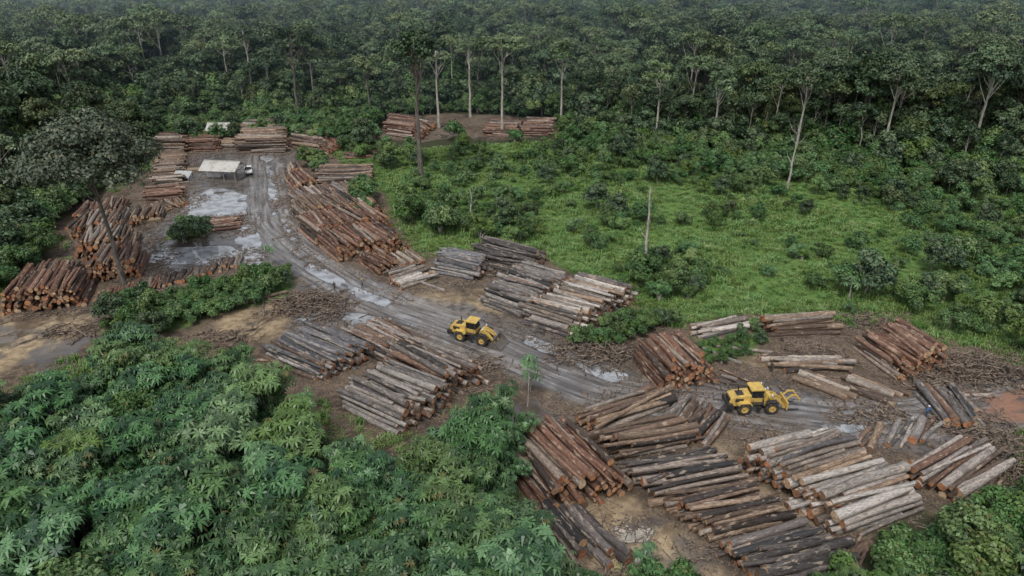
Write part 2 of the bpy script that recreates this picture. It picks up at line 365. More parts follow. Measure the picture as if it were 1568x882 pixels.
def ground_mat():
    m, nt, p = new_mat("mud_and_soil")
    pos = N(nt, 'ShaderNodeNewGeometry').outputs['Position']
    A = N(nt, 'ShaderNodeSeparateColor', {0: attr(nt, 'mA').outputs['Color']}).outputs; B = N(nt, 'ShaderNodeSeparateColor', {0: attr(nt, 'mB').outputs['Color']}).outputs
    n1 = noise(nt, pos, 0.12, 6); n2 = noise(nt, pos, 0.8, 5, .6); n3 = noise(nt, pos, 5.0, 4, .6)
    ruv = attr(nt, 'ruv').outputs['Vector']
    hz = N(nt, 'ShaderNodeSeparateXYZ', {0: ruv}).outputs[2]
    mp = N(nt, 'ShaderNodeMapping', {'Vector': ruv, 'Scale': (1.5, 0.08, 0)}).outputs[0]
    st = noise(nt, mp, 1.0, 5, .62)
    soil = mix(nt, ramp(nt, n1, .35, .65), (0.070, 0.052, 0.040), (0.175, 0.135, 0.10))
    soil = mix(nt, ramp(nt, n2, .42, .62), soil, mix(nt, .5, soil, (0.27, 0.205, 0.14)))
    soil = mix(nt, M(nt, 'MULTIPLY', ramp(nt, n3, .46, .60), .7), soil, (0.045, 0.033, 0.025))
    sandc = mix(nt, ramp(nt, n2, .35, .65), (0.25, 0.185, 0.11), (0.44, 0.345, 0.22))
    soil = mix(nt, M(nt, 'MULTIPLY', B[0], ramp(nt, n1, .25, .6, .3, 1)), soil, sandc)
    soil = mix(nt, B[1], soil, mix(nt, n2, (0.20, 0.10, 0.065), (0.34, 0.20, 0.14)))
    wetc = mix(nt, ramp(nt, n2, .35, .65), (0.042, 0.039, 0.038), (0.15, 0.138, 0.13))
    roadc = mix(nt, ramp(nt, st, .40, .58), (0.075, 0.072, 0.070), (0.33, 0.32, 0.315))
    roadc = mix(nt, M(nt, 'MULTIPLY', ramp(nt, n2, .42, .62), .6), roadc, (0.11, 0.10, 0.093))
    wetc = mix(nt, B[2], wetc, roadc)
    wf = M(nt, 'MULTIPLY', A[1], ramp(nt, M(nt, 'ADD', n1, M(nt, 'MULTIPLY', n2, .5)), .55, .85, 1.0, .7))
    soil = mix(nt, wf, soil, wetc)
    # the lowest spots hold wet slurry
    low = M(nt, 'MULTIPLY', ramp(nt, M(nt, 'ADD', hz, M(nt, 'MULTIPLY_ADD', n2, .12, -.06)), .07, 0), A[0])
    soil = mix(nt, M(nt, 'MULTIPLY', low, .65), soil, (0.06, 0.053, 0.048))
    grs = mix(nt, ramp(nt, n2, .3, .7), (0.06, 0.125, 0.028), (0.14, 0.235, 0.06))
    flo = mix(nt, n2, (0.025, 0.035, 0.015), (0.06, 0.06, 0.03))
    col = mix(nt, A[2], flo, grs); col = mix(nt, A[0], col, soil)
    setin(nt, p.inputs['Base Color'], col)
    gl = M(nt, 'MULTIPLY', wf, ramp(nt, M(nt, 'ADD', M(nt, 'MULTIPLY', st, .5), M(nt, 'MULTIPLY', n2, .5)), .39, .49))
    gl = M(nt, 'MAXIMUM', gl, low)
    setin(nt, p.inputs['Roughness'], M(nt, 'MULTIPLY_ADD', gl, -.80, .86))
    setin(nt, p.inputs['Specular IOR Level'], M(nt, 'MULTIPLY_ADD', gl, .7, .3))
    setin(nt, p.inputs['IOR'], M(nt, 'MULTIPLY_ADD', gl, .2, 1.45))
    hgt = M(nt, 'ADD', M(nt, 'MULTIPLY', n3, .5), M(nt, 'ADD', M(nt, 'MULTIPLY', n2, 1.0), M(nt, 'MULTIPLY', st, B[2])))
    b = N(nt, 'ShaderNodeBump', {'Strength': M(nt, 'MULTIPLY_ADD', gl, -.72, .85), 'Distance': 0.15, 'Height': hgt}); nt.links.new(b.outputs[0], p.inputs['Normal'])
    return m
M_GROUND = ground_mat(); me.materials.append(M_GROUND)
sc.collection.objects.link(bpy.data.objects.new("ground", me))
sel = road > 0.35
fsel = quads[sel[quads].all(1)]; used = np.unique(fsel); remap = -np.ones(len(gx), int); remap[used] = np.arange(len(used))
me = bpy.data.meshes.new("dirt_road"); me.vertices.add(len(used)); me.vertices.foreach_set('co', np.stack([gx[used], gy[used], gz[used]+0.006], 1).astype(np.float32).ravel())
fill(me, remap[fsel]); ground_attrs(me, used); me.update(calc_edges=True); me.materials.append(M_GROUND)
sc.collection.objects.link(bpy.data.objects.new("dirt_road", me))
def water_mat(name, c):
    m, nt, p = new_mat(name)
    pos = N(nt, 'ShaderNodeNewGeometry').outputs['Position']; n = noise(nt, pos, .5, 3)
    setin(nt, p.inputs['Base Color'], mix(nt, ramp(nt, n, .35, .65), c, tuple(q*.5 for q in c)))
    p.inputs['Roughness'].default_value = 0.02; p.inputs['Specular IOR Level'].default_value = 1.0; p.inputs['IOR'].default_value = 1.9
    return m
MW1 = water_mat("muddy_water_grey", (0.42, 0.44, 0.46)); MW2 = water_mat("muddy_water_cream", (0.52, 0.47, 0.38))
for i, p in enumerate(PUD):
    me = bpy.data.meshes.new("puddle"); z = 0.0+.0005*i
    me.from_pydata([(q[0], q[1], z) for q in p], [], [list(range(len(p)))]); me.materials.append(MW2 if i in (4, 5, 6) else MW1)
    sc.collection.objects.link(bpy.data.objects.new("puddle", me))
print("T ground", time.time()-T0)

# ------------------------------------------------------------------ logs
PAL = {
 'red': [(4, (.22, .115, .075)), (3, (.15, .08, .055)), (2, (.30, .18, .125)), (1, (.07, .05, .04)), (2, (.32, .26, .21))],
 'brown': [(4, (.20, .135, .095)), (3, (.13, .09, .065)), (2, (.30, .215, .15)), (1, (.05, .04, .035)), (2, (.36, .31, .26))],
 'grey': [(4, (.28, .255, .235)), (3, (.15, .14, .135)), (3, (.44, .41, .375)), (1, (.22, .14, .10)), (1, (.06, .06, .06))],
 'pale': [(5, (.58, .54, .49)), (3, (.42, .38, .34)), (3, (.25, .21, .175)), (1, (.13, .12, .12)), (2, (.38, .27, .185))],
 'mixed': [(3, (.26, .23, .21)), (3, (.17, .12, .09)), (2, (.42, .38, .34)), (2, (.22, .13, .09)), (1, (.08, .07, .065))],
 'dark': [(4, (.09, .08, .075)), (3, (.16, .14, .13)), (2, (.30, .25, .21)), (1, (.045, .043, .045))],
 'slate': [(3, (.20, .20, .21)), (3, (.11, .11, .115)), (2, (.36, .34, .32)), (1, (.17, .12, .09))]}
def pick(p):
    l = PAL[p]; t = rnd.random()*sum(w for w, _ in l)
    for w, c in l:
        t -= w
        if t <= 0: break
    k = rnd.uniform(.62, 1.3); return tuple(min(.72, q*k) for q in c)
ENDC = [(.60, .31, .15), (.62, .40, .23), (.45, .22, .115), (.34, .21, .13), (.66, .50, .33), (.24, .15, .10), (.54, .25, .13)]
class LogMesh:
    def __init__(s): s.v = []; s.f = []; s.mi = []; s.t = []; s.uv = []; s.sm = []; s.n = 0
    def add(s, p0, p1, r0, r1, col, S=10, K=6):
        p0 = np.array(p0, float); p1 = np.array(p1, float); d = p1-p0; L = np.linalg.norm(d); d /= L
        u = norm(np.cross(d, [0, 0, 1.]) if abs(d[2]) < .9 else np.cross(d, [1., 0, 0])); v = np.cross(d, u)
        th = np.linspace(0, 2*math.pi, S, endpoint=False)+rnd.random(); bend = (u*rnd.gauss(0, .016)+v*rnd.gauss(0, .006))*L
        off = rnd.random()*90; ring0 = s.n; rr = 1+RG.normal(0, .045, S); rings = []
        for i in range(K):
            t = i/(K-1); c = p0+d*L*t+bend*math.sin(math.pi*t)
            r = (r0+(r1-r0)*t)*rr*(1+RG.normal(0, .035, S))*(1.08 if i == 0 and rnd.random() < .4 else 1)
            P = c+(r*np.cos(th))[:, None]*u+(r*np.sin(th))[:, None]*v
            rings.append(P); s.v.append(P); s.t += [col]*S; s.uv += [(t*L+off, th[j]*r0, off) for j in range(S)]
        for i in range(K-1):
            for j in range(S):
                k = (j+1) % S; a = ring0+i*S; s.f.append((a+j, a+k, a+S+k, a+S+j)); s.mi.append(0); s.sm.append(True)
        s.n += K*S
        e = rnd.choice(ENDC)
        for P in (rings[0], rings[-1]):
            c = P.mean(0); s.v.append(P); s.t += [e]*S; s.uv += [tuple(q) for q in (P-c)+off]
            s.f.append(tuple(range(s.n, s.n+S))); s.mi.append(1); s.sm.append(False); s.n += S
    def obj(s, name):
        V = np.concatenate(s.v); me = bpy.data.meshes.new(name); me.from_pydata(V.tolist(), [], s.f)
        me.materials.append(M_LOG); me.materials.append(M_END)
        me.polygons.foreach_set('material_index', np.array(s.mi, np.int32)); me.polygons.foreach_set('use_smooth', np.array(s.sm, bool))
        a = me.attributes.new('tint', 'FLOAT_COLOR', 'POINT'); t = np.ones((len(V), 4), np.float32); t[:, :3] = np.array(s.t); a.data.foreach_set('color', t.ravel())
        a = me.attributes.new('luv', 'FLOAT_VECTOR', 'POINT'); a.data.foreach_set('vector', np.array(s.uv, np.float32).ravel())
        me.update(); o = bpy.data.objects.new(name, me); sc.collection.objects.link(o); return o
NLOG = 0; FOOT = []
def pile(A, B, C, layers, R, pal, jit=1.0, name="log_pile"):
    global NLOG
    R = R*.72
    layers = {1: 1, 2: 2, 3: 4, 4: 5, 5: 7, 6: 8}[layers]
    a, b, c = G(A), G(B), G(C); l = c-a; L = np.hypot(*l); ld = l/L; L = min(max(L, 4.5), 12.5)
    r = b-a; W = np.hypot(*r); rdv = r/W; sn = abs(ld[0]*rdv[1]-ld[1]*rdv[0]); sn = max(sn, .35)
    FOOT.append(np.array([a, b, b+ld*L, a+ld*L]))
    lm = LogMesh(); ph = rnd.random()*100
    for k in range(layers):
        x = (R+k*R*.8)/sn+rnd.uniform(0, .3); end = W-k*R*.8/sn
        if k == 0: end = max(end, x+.1)
        while x < end:
            rad = R*rnd.choice([.6, .7, .8, .9, 1.0, 1.15, 1.35, 1.6])
            hh = layers*(.66+.46*float(vnoise(x+ph, ph, 3.0)))
            if k == 0 or (k < hh+rnd.uniform(-.5, .5)):
                LL = L*rnd.uniform(.72, 1.1); of = rnd.gauss(0, .4)*jit+(L-LL)*rnd.choice([0, 1, .5]); yaw = rnd.gauss(0, .035+.035*(k >= hh-1.5))*jit
                dv = np.array([ld[0]*math.cos(yaw)-ld[1]*math.sin(yaw), ld[0]*math.sin(yaw)+ld[1]*math.cos(yaw)])
                m = a+rdv*x+ld*(of+LL/2); z = R*1.05+k*R*1.55+rnd.gauss(0, .05)+.03*k; dz = rnd.gauss(0, .016)*LL
                p0 = (*(m-dv*LL/2), z-dz/2); p1 = (*(m+dv*LL/2), z+dz/2)
                tp = rnd.uniform(.72, .95)
                if rnd.random() < .5: lm.add(p0, p1, rad, rad*tp, pick(pal))
                else: lm.add(p0, p1, rad*tp, rad, pick(pal))
                NLOG += 1
            x += rad*1.85/sn
    return lm.obj(name)
def off(A, d): return (A[0]+d[0], A[1]+d[1])
PILES = [
 ((240,234),(246,214),(47,0),5,.38,'brown'), ((290,233),(296,213),(45,0),5,.38,'red'), ((338,227),(343,214),(22,0),3,.36,'brown'),
 ((365,236),(372,208),(76,-2),6,.4,'brown'), ((372,212),(378,198),(60,0),5,.4,'mixed'), ((447,226),(458,203),(50,10),4,.38,'brown'), ((505,241),(525,222),(-18,-12),3,.36,'red'),
 ((236,286),(243,240),(46,-4),3,.38,'brown'), ((222,312),(232,292),(55,-3),3,.36,'red'), ((240,331),(290,312),(-16,-12),2,.36,'brown'),
 ((128,434),(220,425),(18,-32),5,.4,'red'), ((112,400),(208,388),(16,-28),5,.4,'brown'), ((104,368),(198,356),(16,-26),4,.4,'brown'), ((112,342),(190,332),(14,-22),3,.4,'red'), ((192,350),(250,336),(12,-20),3,.38,'brown'),
 ((-2,483),(132,468),(26,-34),5,.42,'red'), ((20,446),(120,436),(16,-24),4,.4,'red'),
 ((140,468),(255,440),(12,-20),1,.42,'red'), ((255,440),(368,410),(12,-20),1,.42,'brown'),
 ((305,358),(314,340),(58,-6),2,.38,'red'),
 ((452,297),(484,286),(-14,-18),4,.38,'red'), ((440,282),(462,262),(-6,-12),3,.36,'brown'), ((484,286),(492,264),(84,-3),4,.38,'brown'), ((530,245),(535,235),(42,-2),2,.36,'red'),
 ((515,404),(627,382),(-34,-28),5,.42,'red'), ((483,376),(604,354),(-30,-25),5,.42,'red'), ((462,347),(590,330),(-22,-22),5,.42,'brown'), ((455,322),(570,308),(-18,-18),4,.42,'mixed'),
 ((576,424),(612,404),(-28,-20),3,.36,'red'), ((614,446),(590,424),(52,-16),2,.42,'pale'), ((604,420),(650,404),(-20,-18),2,.38,'brown'),
 ((727,434),(748,404),(-64,-14),4,.40,'slate'), ((806,424),(838,398),(-94,-22),4,.42,'dark'),
 ((803,494),(880,440),(-68,-24),5,.42,'grey'), ((868,520),(972,462),(-76,-24),5,.43,'pale'), ((770,480),(800,455),(-34,-14),2,.4,'pale'),
 ((590,208),(600,186),(44,6),6,.4,'red'), ((640,216),(668,196),(-20,-10),4,.38,'brown'), ((740,209),(752,192),(50,2),4,.4,'red'), ((798,209),(806,190),(44,0),4,.4,'red'),
 ((486,590),(578,545),(-84,-40),4,.4,'slate'), ((668,612),(746,582),(-92,-46),5,.42,'mixed'), ((608,668),(700,612),(-92,-42),5,.42,'grey'), ((590,560),(660,530),(-70,-34),3,.4,'mixed'),
 ((1008,604),(1100,584),(-44,-52),5,.43,'red'),
 ((1052,502),(1072,522),(72,-14),2,.38,'pale'), ((1150,497),(1180,519),(100,-6),4,.42,'brown'), ((1165,548),(1180,572),(118,-2),2,.38,'brown'), ((1190,545),(1200,560),(105,10),2,.38,'mixed'),
 ((1368,584),(1448,560),(-62,-44),5,.42,'red'), ((1212,584),(1232,568),(88,34),1,.48,'brown'), ((1283,592),(1305,570),(85,36),1,.56,'brown'),
 ((1440,656),(1512,656),(-46,-56),2,.44,'grey'), ((1300,686),(1336,692),(32,-36),1,.46,'brown'), ((1344,688),(1420,682),(26,-42),1,.46,'grey'),
 ((880,640),(912,672),(118,-42),3,.42,'brown'), ((905,672),(945,712),(125,-24),3,.42,'brown'), ((1000,656),(1080,698),(44,-48),2,.42,'mixed'),
 ((945,722),(1006,768),(128,-24),3,.42,'dark'), ((1008,770),(1092,834),(118,-26),3,.42,'brown'), ((1100,838),(1200,930),(122,-32),3,.42,'dark'),
 ((828,788),(967,754),(-72,-88),5,.43,'red'), ((884,872),(958,858),(-66,-80),2,.50,'dark'),
 ((1123,708),(1290,830),(112,-32),5,.46,'pale'), ((1362,728),(1460,776),(92,-50),3,.44,'mixed'), ((1460,776),(1510,770),(50,-50),1,.46,'brown'), ((1250,880),(1290,900),(60,-50),1,.45,'brown')]
for A, B, V, k, R, p in PILES: pile(A, B, off(A, V), k, R, p)
lm = LogMesh(); a, b = G((322, 482)), G((440, 450)); lm.add((*a, .4), (*b, .4), .38, .28, (.2, .15, .11), K=10); lm.obj("felled_log")
for k_ in range(38):   # stray logs lying about the yard
    px = rnd.choice([(1120, 720), (1060, 640), (1250, 600), (1340, 620), (980, 700), (900, 620), (1130, 590), (780, 450), (640, 440), (430, 470), (240, 420), (330, 380), (1230, 840), (1480, 600), (1130, 540), (560, 520), (370, 545), (700, 600), (1330, 500), (1480, 700)])
    c = G((px[0]+rnd.uniform(-28, 28), px[1]+rnd.uniform(-12, 12))); an = rnd.random()*3.14; L = rnd.uniform(1.5, 7.5); r = rnd.uniform(.12, .32)
    lm = LogMesh(); lm.add((c[0]-math.cos(an)*L/2, c[1]-math.sin(an)*L/2, r+.06), (c[0]+math.cos(an)*L/2, c[1]+math.sin(an)*L/2, r+.06), r, r*.8, pick(rnd.choice(['brown', 'mixed']))); lm.obj("stray_log")
print("T logs", time.time()-T0, NLOG)
def in_pile(x, y, m=0.0):
    r = np.zeros(np.shape(x), bool)
    for q in FOOT: r |= poly_sd(x, y, q) > -m
    return r

def brush(px, w, d, h, n, name="brush_pile"):
    c = G(px); Q = []
    for i in range(n):
        x, y = rnd.gauss(0, w/3), rnd.gauss(0, d/3); z = abs(rnd.gauss(0, h*.45))*math.exp(-(x/w)**2*3-(y/d)**2*3); a = rnd.random()*6.28; L = rnd.uniform(.8, 3.6); t = rnd.gauss(0, .28); r = rnd.uniform(.03, .13)
        dx, dy, dz = math.cos(a)*L/2, math.sin(a)*L/2, math.sin(t)*L/2
        Q.append(tube([(x-dx, y-dy, max(.05, z-dz)), (x+rnd.gauss(0, .12), y+rnd.gauss(0, .12), z+.15), (x+dx, y+dy, max(.05, z+dz))], [r, r*.8, r*.4], 4))
    q = np.concatenate(Q); me = mesh_quads(name, q, np.full((len(q), 3), .5), None, (M_STICK,))
    o = bpy.data.objects.new(name, me); o.location = (c[0], c[1], 0); sc.collection.objects.link(o)
brush((478, 470), 10, 8, 2.2, 480); brush((905, 545), 9, 5, 1.8, 300); brush((1500, 572), 15, 8, 2.4, 560); brush((1545, 705), 9, 8, 2.2, 330); brush((1420, 590), 5, 4, 1.2, 90); brush((350, 520), 8, 4, 1.0, 120); brush((1015, 715), 4, 3, .8, 60); brush((545, 395), 4, 3, .8, 60)
brush((1180, 690), 6, 4, .6, 90); brush((1250, 545), 9, 5, .6, 130); brush((1350, 640), 8, 5, .5, 110); brush((1110, 800), 5, 5, .6, 80); brush((1330, 490), 14, 5, .5, 200); brush((880, 730), 4, 3, .5, 50); brush((740, 560), 6, 3, .5, 60); brush((1230, 870), 4, 4, .6, 60); brush((110, 510), 9, 4, .6, 110); brush((620, 545), 6, 3, .6, 50); brush((960, 900), 5, 4, .6, 60); brush((1480, 650), 6, 5, .6, 100)

# ------------------------------------------------------------------ parts helpers for vehicles etc
def link(o, parent=None):
    sc.collection.objects.link(o)
    if parent: o.parent = parent
    return o
def part(parent, name, V, Fc, mat, bev=0.0, smooth=False):
    me = bpy.data.meshes.new(name); me.from_pydata([tuple(v) for v in V], [], Fc); me.materials.append(mat); me.update()
    if smooth: me.polygons.foreach_set('use_smooth', np.ones(len(me.polygons), bool))
    o = link(bpy.data.objects.new(name, me), parent)
    if bev:
        b = o.modifiers.new('bevel', 'BEVEL'); b.width = bev; b.segments = 2
    return o
def tpart(parent, name, pts, rad, S, mat):
    q = tube(pts, rad, S); return part(parent, name, q.reshape(-1, 3), [(4*i, 4*i+1, 4*i+2, 4*i+3) for i in range(len(q))], mat)
def prism(parent, name, prof, y0, y1, mat, bev=0.03):
    n = len(prof); V = [(x, y0, z) for x, z in prof]+[(x, y1, z) for x, z in prof]
    Fc = [tuple(range(n))[::-1], tuple(range(n, 2*n))]+[(i, (i+1) % n, n+(i+1) % n, n+i) for i in range(n)]
    ar = sum(prof[i][0]*prof[(i+1) % n][1]-prof[(i+1) % n][0]*prof[i][1] for i in range(n))
    if ar > 0: Fc = [f[::-1] for f in Fc]
    return part(parent, name, V, Fc, mat, bev)
def box(parent, name, c, s, mat, bev=0.03):
    x, y, z = c; a, b, d = s[0]/2, s[1]/2, s[2]/2
    return prism(parent, name, [(x-a, z-d), (x+a, z-d), (x+a, z+d), (x-a, z+d)], y-b, y+b, mat, bev)
def lathe_y(parent, name, c, prof, mat, S=24, smooth=True):
    V = []; Fc = []; K = len(prof)
    for r, y in prof:
        for j in range(S):
            t = 2*math.pi*j/S; V.append((c[0]+r*math.cos(t), c[1]+y, c[2]+r*math.sin(t)))
    for i in range(K-1):
        for j in range(S): k = (j+1) % S; Fc.append((i*S+j, i*S+k, (i+1)*S+k, (i+1)*S+j))
    return part(parent, name, V, Fc, mat, 0, smooth)
def wheel(par, name, x, y, r, w, hub):
    h = w/2
    lathe_y(par, name+"_tyre", (x, y, r), [(r*.55, -h*.8), (r*.62, -h), (r*.9, -h), (r, -h*.72), (r, h*.72), (r*.9, h), (r*.62, h), (r*.55, h*.8)], M_TYRE)
    lathe_y(par, name+"_rim", (x, y, r), [(0.001, -h*.55), (r*.25, -h*.7), (r*.3, -h*.4), (r*.52, -h*.45), (r*.57, -h*.85), (r*.57, h*.85), (r*.52, h*.45), (r*.3, h*.4), (r*.25, h*.7), (0.001, h*.55)], hub)
    V = []; Fc = []
    for k in range(18):
        t = 2*math.pi*k/18
        for sgn_ in (-1, 1):
            b = len(V)
            for (rr, yy, tt) in ((r*.98, .05, 0), (r*1.035, .05, 0), (r*1.035, h*.9, .16), (r*.98, h*.9, .16), (r*.98, .05, .12), (r*1.035, .05, .12), (r*1.035, h*.9, .28), (r*.98, h*.9, .28)):
                V.append((x+rr*math.cos(t+tt), y+sgn_*yy, r+rr*math.sin(t+tt)))
            Fc += [(b, b+1, b+2, b+3), (b+4, b+7, b+6, b+5), (b+1, b+5, b+6, b+2), (b, b+4, b+5, b+1), (b+3, b+2, b+6, b+7)]
    part(par, name+"_tread", V, Fc, M_TYRE)
def wheel_loader(pos, yaw, fork=False):
    e = link(bpy.data.objects.new("wheel_loader", None)); e.location = (pos[0], pos[1], 0.08); e.rotation_euler = (0, 0, yaw)
    prism(e, "engine_hood", [(-3.5, 1.0), (-3.62, 1.55), (-3.45, 2.1), (-2.9, 2.3), (-1.05, 2.5), (-1.05, 1.0)], -.85, .85, M_YEL, .07)
    prism(e, "counterweight", [(-3.75, .75), (-3.95, 1.1), (-3.85, 1.5), (-3.3, 1.5), (-3.0, .75)], -1.15, 1.15, M_BLK, .06)
    box(e, "rear_grille", (-3.6, 0, 1.78), (.12, 1.2, .5), M_BLK, .02)
    box(e, "hood_top_vent", (-2.3, 0, 2.385), (.9, 1.0, .06), M_BLK, .01)
    for s in (-1, 1):
        box(e, "hood_vent", (-2.5, s*.86, 1.85), (1.0, .04, .45), M_BLK, .01)
        prism(e, "rear_fender", [(-2.75, 1.45), (-2.45, 1.78), (-1.35, 1.78), (-1.0, 1.4), (-1.1, 1.36), (-1.4, 1.68), (-2.4, 1.68), (-2.66, 1.4)], s*1.1-.34, s*1.1+.34, M_YEL, .01)
        prism(e, "front_fender", [(.75, 1.5), (1.05, 1.78), (2.0, 1.78), (2.2, 1.5), (2.12, 1.48), (1.95, 1.68), (1.1, 1.68), (.83, 1.46)], s*1.1-.32, s*1.1+.32, M_BLK, .01)
    box(e, "chassis", (-1.6, 0, 1.0), (3.4, 1.0, .5), M_BLK, .03)
    box(e, "platform", (-.35, 0, 1.35), (1.6, 2.3, .14), M_BLK, .02)
    box(e, "cab_lower", (-.35, 0, 1.72), (1.45, 1.45, .62), M_YEL, .05)
    prism(e, "cab_glass", [(-1.04, 2.03), (-.98, 3.05), (.2, 3.05), (.4, 2.03)], -.7, .7, M_GLASS, .02)
    for s in (-1, 1):
        for x0, x1 in ((-1.07, -1.0), (-.42, -.42), (.41, .2)):
            tpart(e, "cab_pillar", [(x0, s*.71, 2.0), (x1, s*.71, 3.08)], [.055, .055], 6, M_BLK)
    prism(e, "cab_roof", [(-1.2, 3.06), (-1.2, 3.2), (-1.0, 3.3), (.25, 3.3), (.5, 3.18), (.5, 3.06)], -.85, .85, M_YEL, .05)
    box(e, "articulation_joint", (.55, 0, 1.0), (.6, .6, .7), M_BLK, .04)
    prism(e, "front_frame", [(.75, .65), (.75, 1.4), (1.1, 2.15), (1.5, 2.2), (2.0, 1.5), (2.2, .65)], -.45, .45, M_YEL, .05)
    for s in (-1, 1):
        prism(e, "lift_arm", [(1.05, 2.1), (1.3, 2.25), (2.5, 1.75), (3.15, .95), (3.35, .45), (3.1, .35), (2.85, .8), (2.3, 1.4), (1.1, 1.85)], s*.6-.09, s*.6+.09, M_YEL, .02)
        tpart(e, "lift_cylinder", [(1.2, s*.42, 1.1), (2.5, s*.42, 1.45)], [.09, .07], 8, M_STEEL)
        box(e, "headlight", (1.45, s*.75, 2.35), (.15, .3, .22), M_WHITE, .02)
        box(e, "work_light", (.5, s*.6, 3.25), (.12, .2, .14), M_WHITE, .02)
        for i in range(3): box(e, "step", (-.15, s*1.22, .55+.28*i), (.5, .25, .05), M_BLK, .01)
        tpart(e, "handrail", [(.3, s*1.1, 1.4), (.3, s*1.1, 2.3), (-.9, s*1.1, 2.3), (-.9, s*1.1, 1.4)], [.025]*4, 5, M_BLK)
    prism(e, "tilt_link", [(1.7, 2.0), (1.9, 2.15), (3.0, 1.5), (2.95, 1.35)], -.1, .1, M_YEL, .01)
    tpart(e, "exhaust_pipe", [(-2.3, .4, 2.4), (-2.3, .4, 3.05), (-2.42, .4, 3.15)], [.08, .08, .08], 8, M_BLK)
    if not fork:
        prism(e, "bucket_shell", [(3.15, 1.25), (3.05, .7), (3.2, .2), (3.5, .04), (4.55, .04), (4.55, .1), (3.55, .12), (3.28, .28), (3.15, .7), (3.25, 1.25)], -1.45, 1.45, M_STEEL, .0)
        for s in (-1, 1): prism(e, "bucket_side", [(3.2, 1.2), (3.1, .7), (3.25, .22), (3.5, .08), (4.5, .08), (4.2, .45), (3.5, 1.15)], s*1.44-.03, s*1.44+.03, M_STEEL, 0)
        for k in range(7): box(e, "bucket_tooth", (4.65, -1.3+k*.433, .07), (.25, .1, .06), M_STEEL, .01)
    else:
        box(e, "fork_frame", (3.35, 0, .95), (.16, 2.3, 1.1), M_YEL, .03)
        for s in (-1, 1):
            prism(e, "fork_tine", [(3.3, .35), (3.3, .15), (4.9, .25), (5.0, .33), (3.6, .36)], s*.8-.08, s*.8+.08, M_BLK, .01)
            prism(e, "clamp_arm", [(3.3, 1.4), (3.3, 1.6), (3.9, 2.2), (4.6, 2.15), (5.05, 1.6), (5.0, 1.1), (4.85, 1.55), (4.5, 1.95), (3.95, 1.98)], s*.5-.08, s*.5+.08, M_YEL, .02)
        tpart(e, "clamp_cylinder", [(3.4, 0, 1.2), (4.3, 0, 2.0)], [.08, .06], 8, M_STEEL)
    for x in (-1.85, 1.5):
        for s in (-1, 1): wheel(e, "wheel", x, s*1.08, .8, .6, M_YEL)
        lathe_y(e, "axle", (x, 0, .8), [(.14, -1.0), (.14, 1.0)], M_BLK, 10)
    return e
def head(p0, p1): a, b = G(p0), G(p1); return math.atan2(b[1]-a[1], b[0]-a[0])
L1 = wheel_loader(G((728, 521)), head((695, 514), (760, 528)))
L2 = wheel_loader(G((1156, 626)), head((1115, 627), (1205, 624)), True)

def pickup(pos, yaw):
    e = link(bpy.data.objects.new("parked_pickup_truck", None)); e.location = (pos[0], pos[1], .08); e.rotation_euler = (0, 0, yaw)
    prism(e, "body", [(-2.5, .5), (-2.5, 1.05), (-.6, 1.08), (.9, 1.08), (2.3, .95), (2.45, .75), (2.45, .45)], -.88, .88, M_WHITE, .06)
    prism(e, "cabin_glass", [(-.75, 1.08), (-.6, 1.62), (.45, 1.62), (1.05, 1.08)], -.76, .76, M_GLASS, .03)
    prism(e, "cabin_roof", [(-.68, 1.6), (-.6, 1.72), (.4, 1.72), (.52, 1.6)], -.76, .76, M_WHITE, .03)
    box(e, "load_bed", (-1.6, 0, 1.085), (1.5, 1.5, .02), M_BLK, 0)
    for x in (-1.55, 1.5):
        for s in (-1, 1): wheel(e, "wheel", x, s*.8, .36, .24, M_STEEL)
    box(e, "bumper", (2.48, 0, .5), (.12, 1.7, .2), M_BLK, .02)
    for s in (-1, 1): box(e, "headlight", (2.42, s*.65, .8), (.08, .32, .16), M_STEEL, .02); box(e, "mirror", (.75, s*.98, 1.15), (.12, .16, .16), M_BLK, .02)
pickup(G((381, 265)), head((380, 264), (383, 280)))

def shelter(pos, yaw, L, W, H, name="open_sided_shed"):
    e = link(bpy.data.objects.new(name, None)); e.location = (pos[0], pos[1], 0); e.rotation_euler = (0, 0, yaw)
    n = int(L/.3)
    for s in (-1, 1):
        V = []; Fc = []
        for i in range(n+1):
            x = -L/2+L*i/n; dz = .03*(i % 2)
            V += [(x, 0, H+1.5+dz+.02), (x, s*(W/2+.4), H-.1+dz)]
        Fc = [(2*i, 2*i+2, 2*i+3, 2*i+1) for i in range(n)]
        o = part(e, "roof_slope", V, Fc, M_ROOF); sd = o.modifiers.new('thick', 'SOLIDIFY'); sd.thickness = .05
    box(e, "ridge_cap", (0, 0, H+1.6), (L, .35, .06), M_ROOF, .01)
    for x in np.linspace(-L/2+.4, L/2-.4, 4):
        for s in (-1, 1): box(e, "post", (x, s*W/2, H/2), (.16, .16, H), M_WOOD, .01)
        prism(e, "roof_truss", [(x-.05, H-.3), (x+.05, H-.3), (x+.05, H-.18), (x-.05, H-.18)], -W/2, W/2, M_WOOD, 0)
    box(e, "inner_room", (-L*.28, W*.15, H*.42), (L*.35, W*.5, H*.84), M_WHITE, .02)
    box(e, "floor_slab", (0, 0, .14), (L, W, .2), M_STEEL, .02)
    return e
shelter(G((345, 272)), -.12, 9.2, 6.0, 2.6)
shelter(G((340, 214)), .05, 6.5, 5.0, 3.4)
e = link(bpy.data.objects.new("tarpaulin_lean_to", None)); p = G((280, 276)); e.location = (p[0], p[1], 0)
part(e, "sheet", [(-2, -1.2, 1.0), (2, -1.2, .9), (2.1, 1.4, 1.9), (-1.9, 1.4, 2.0), (0, 0, 1.3)], [(0, 1, 4), (1, 2, 4), (2, 3, 4), (3, 0, 4)], M_TARP)
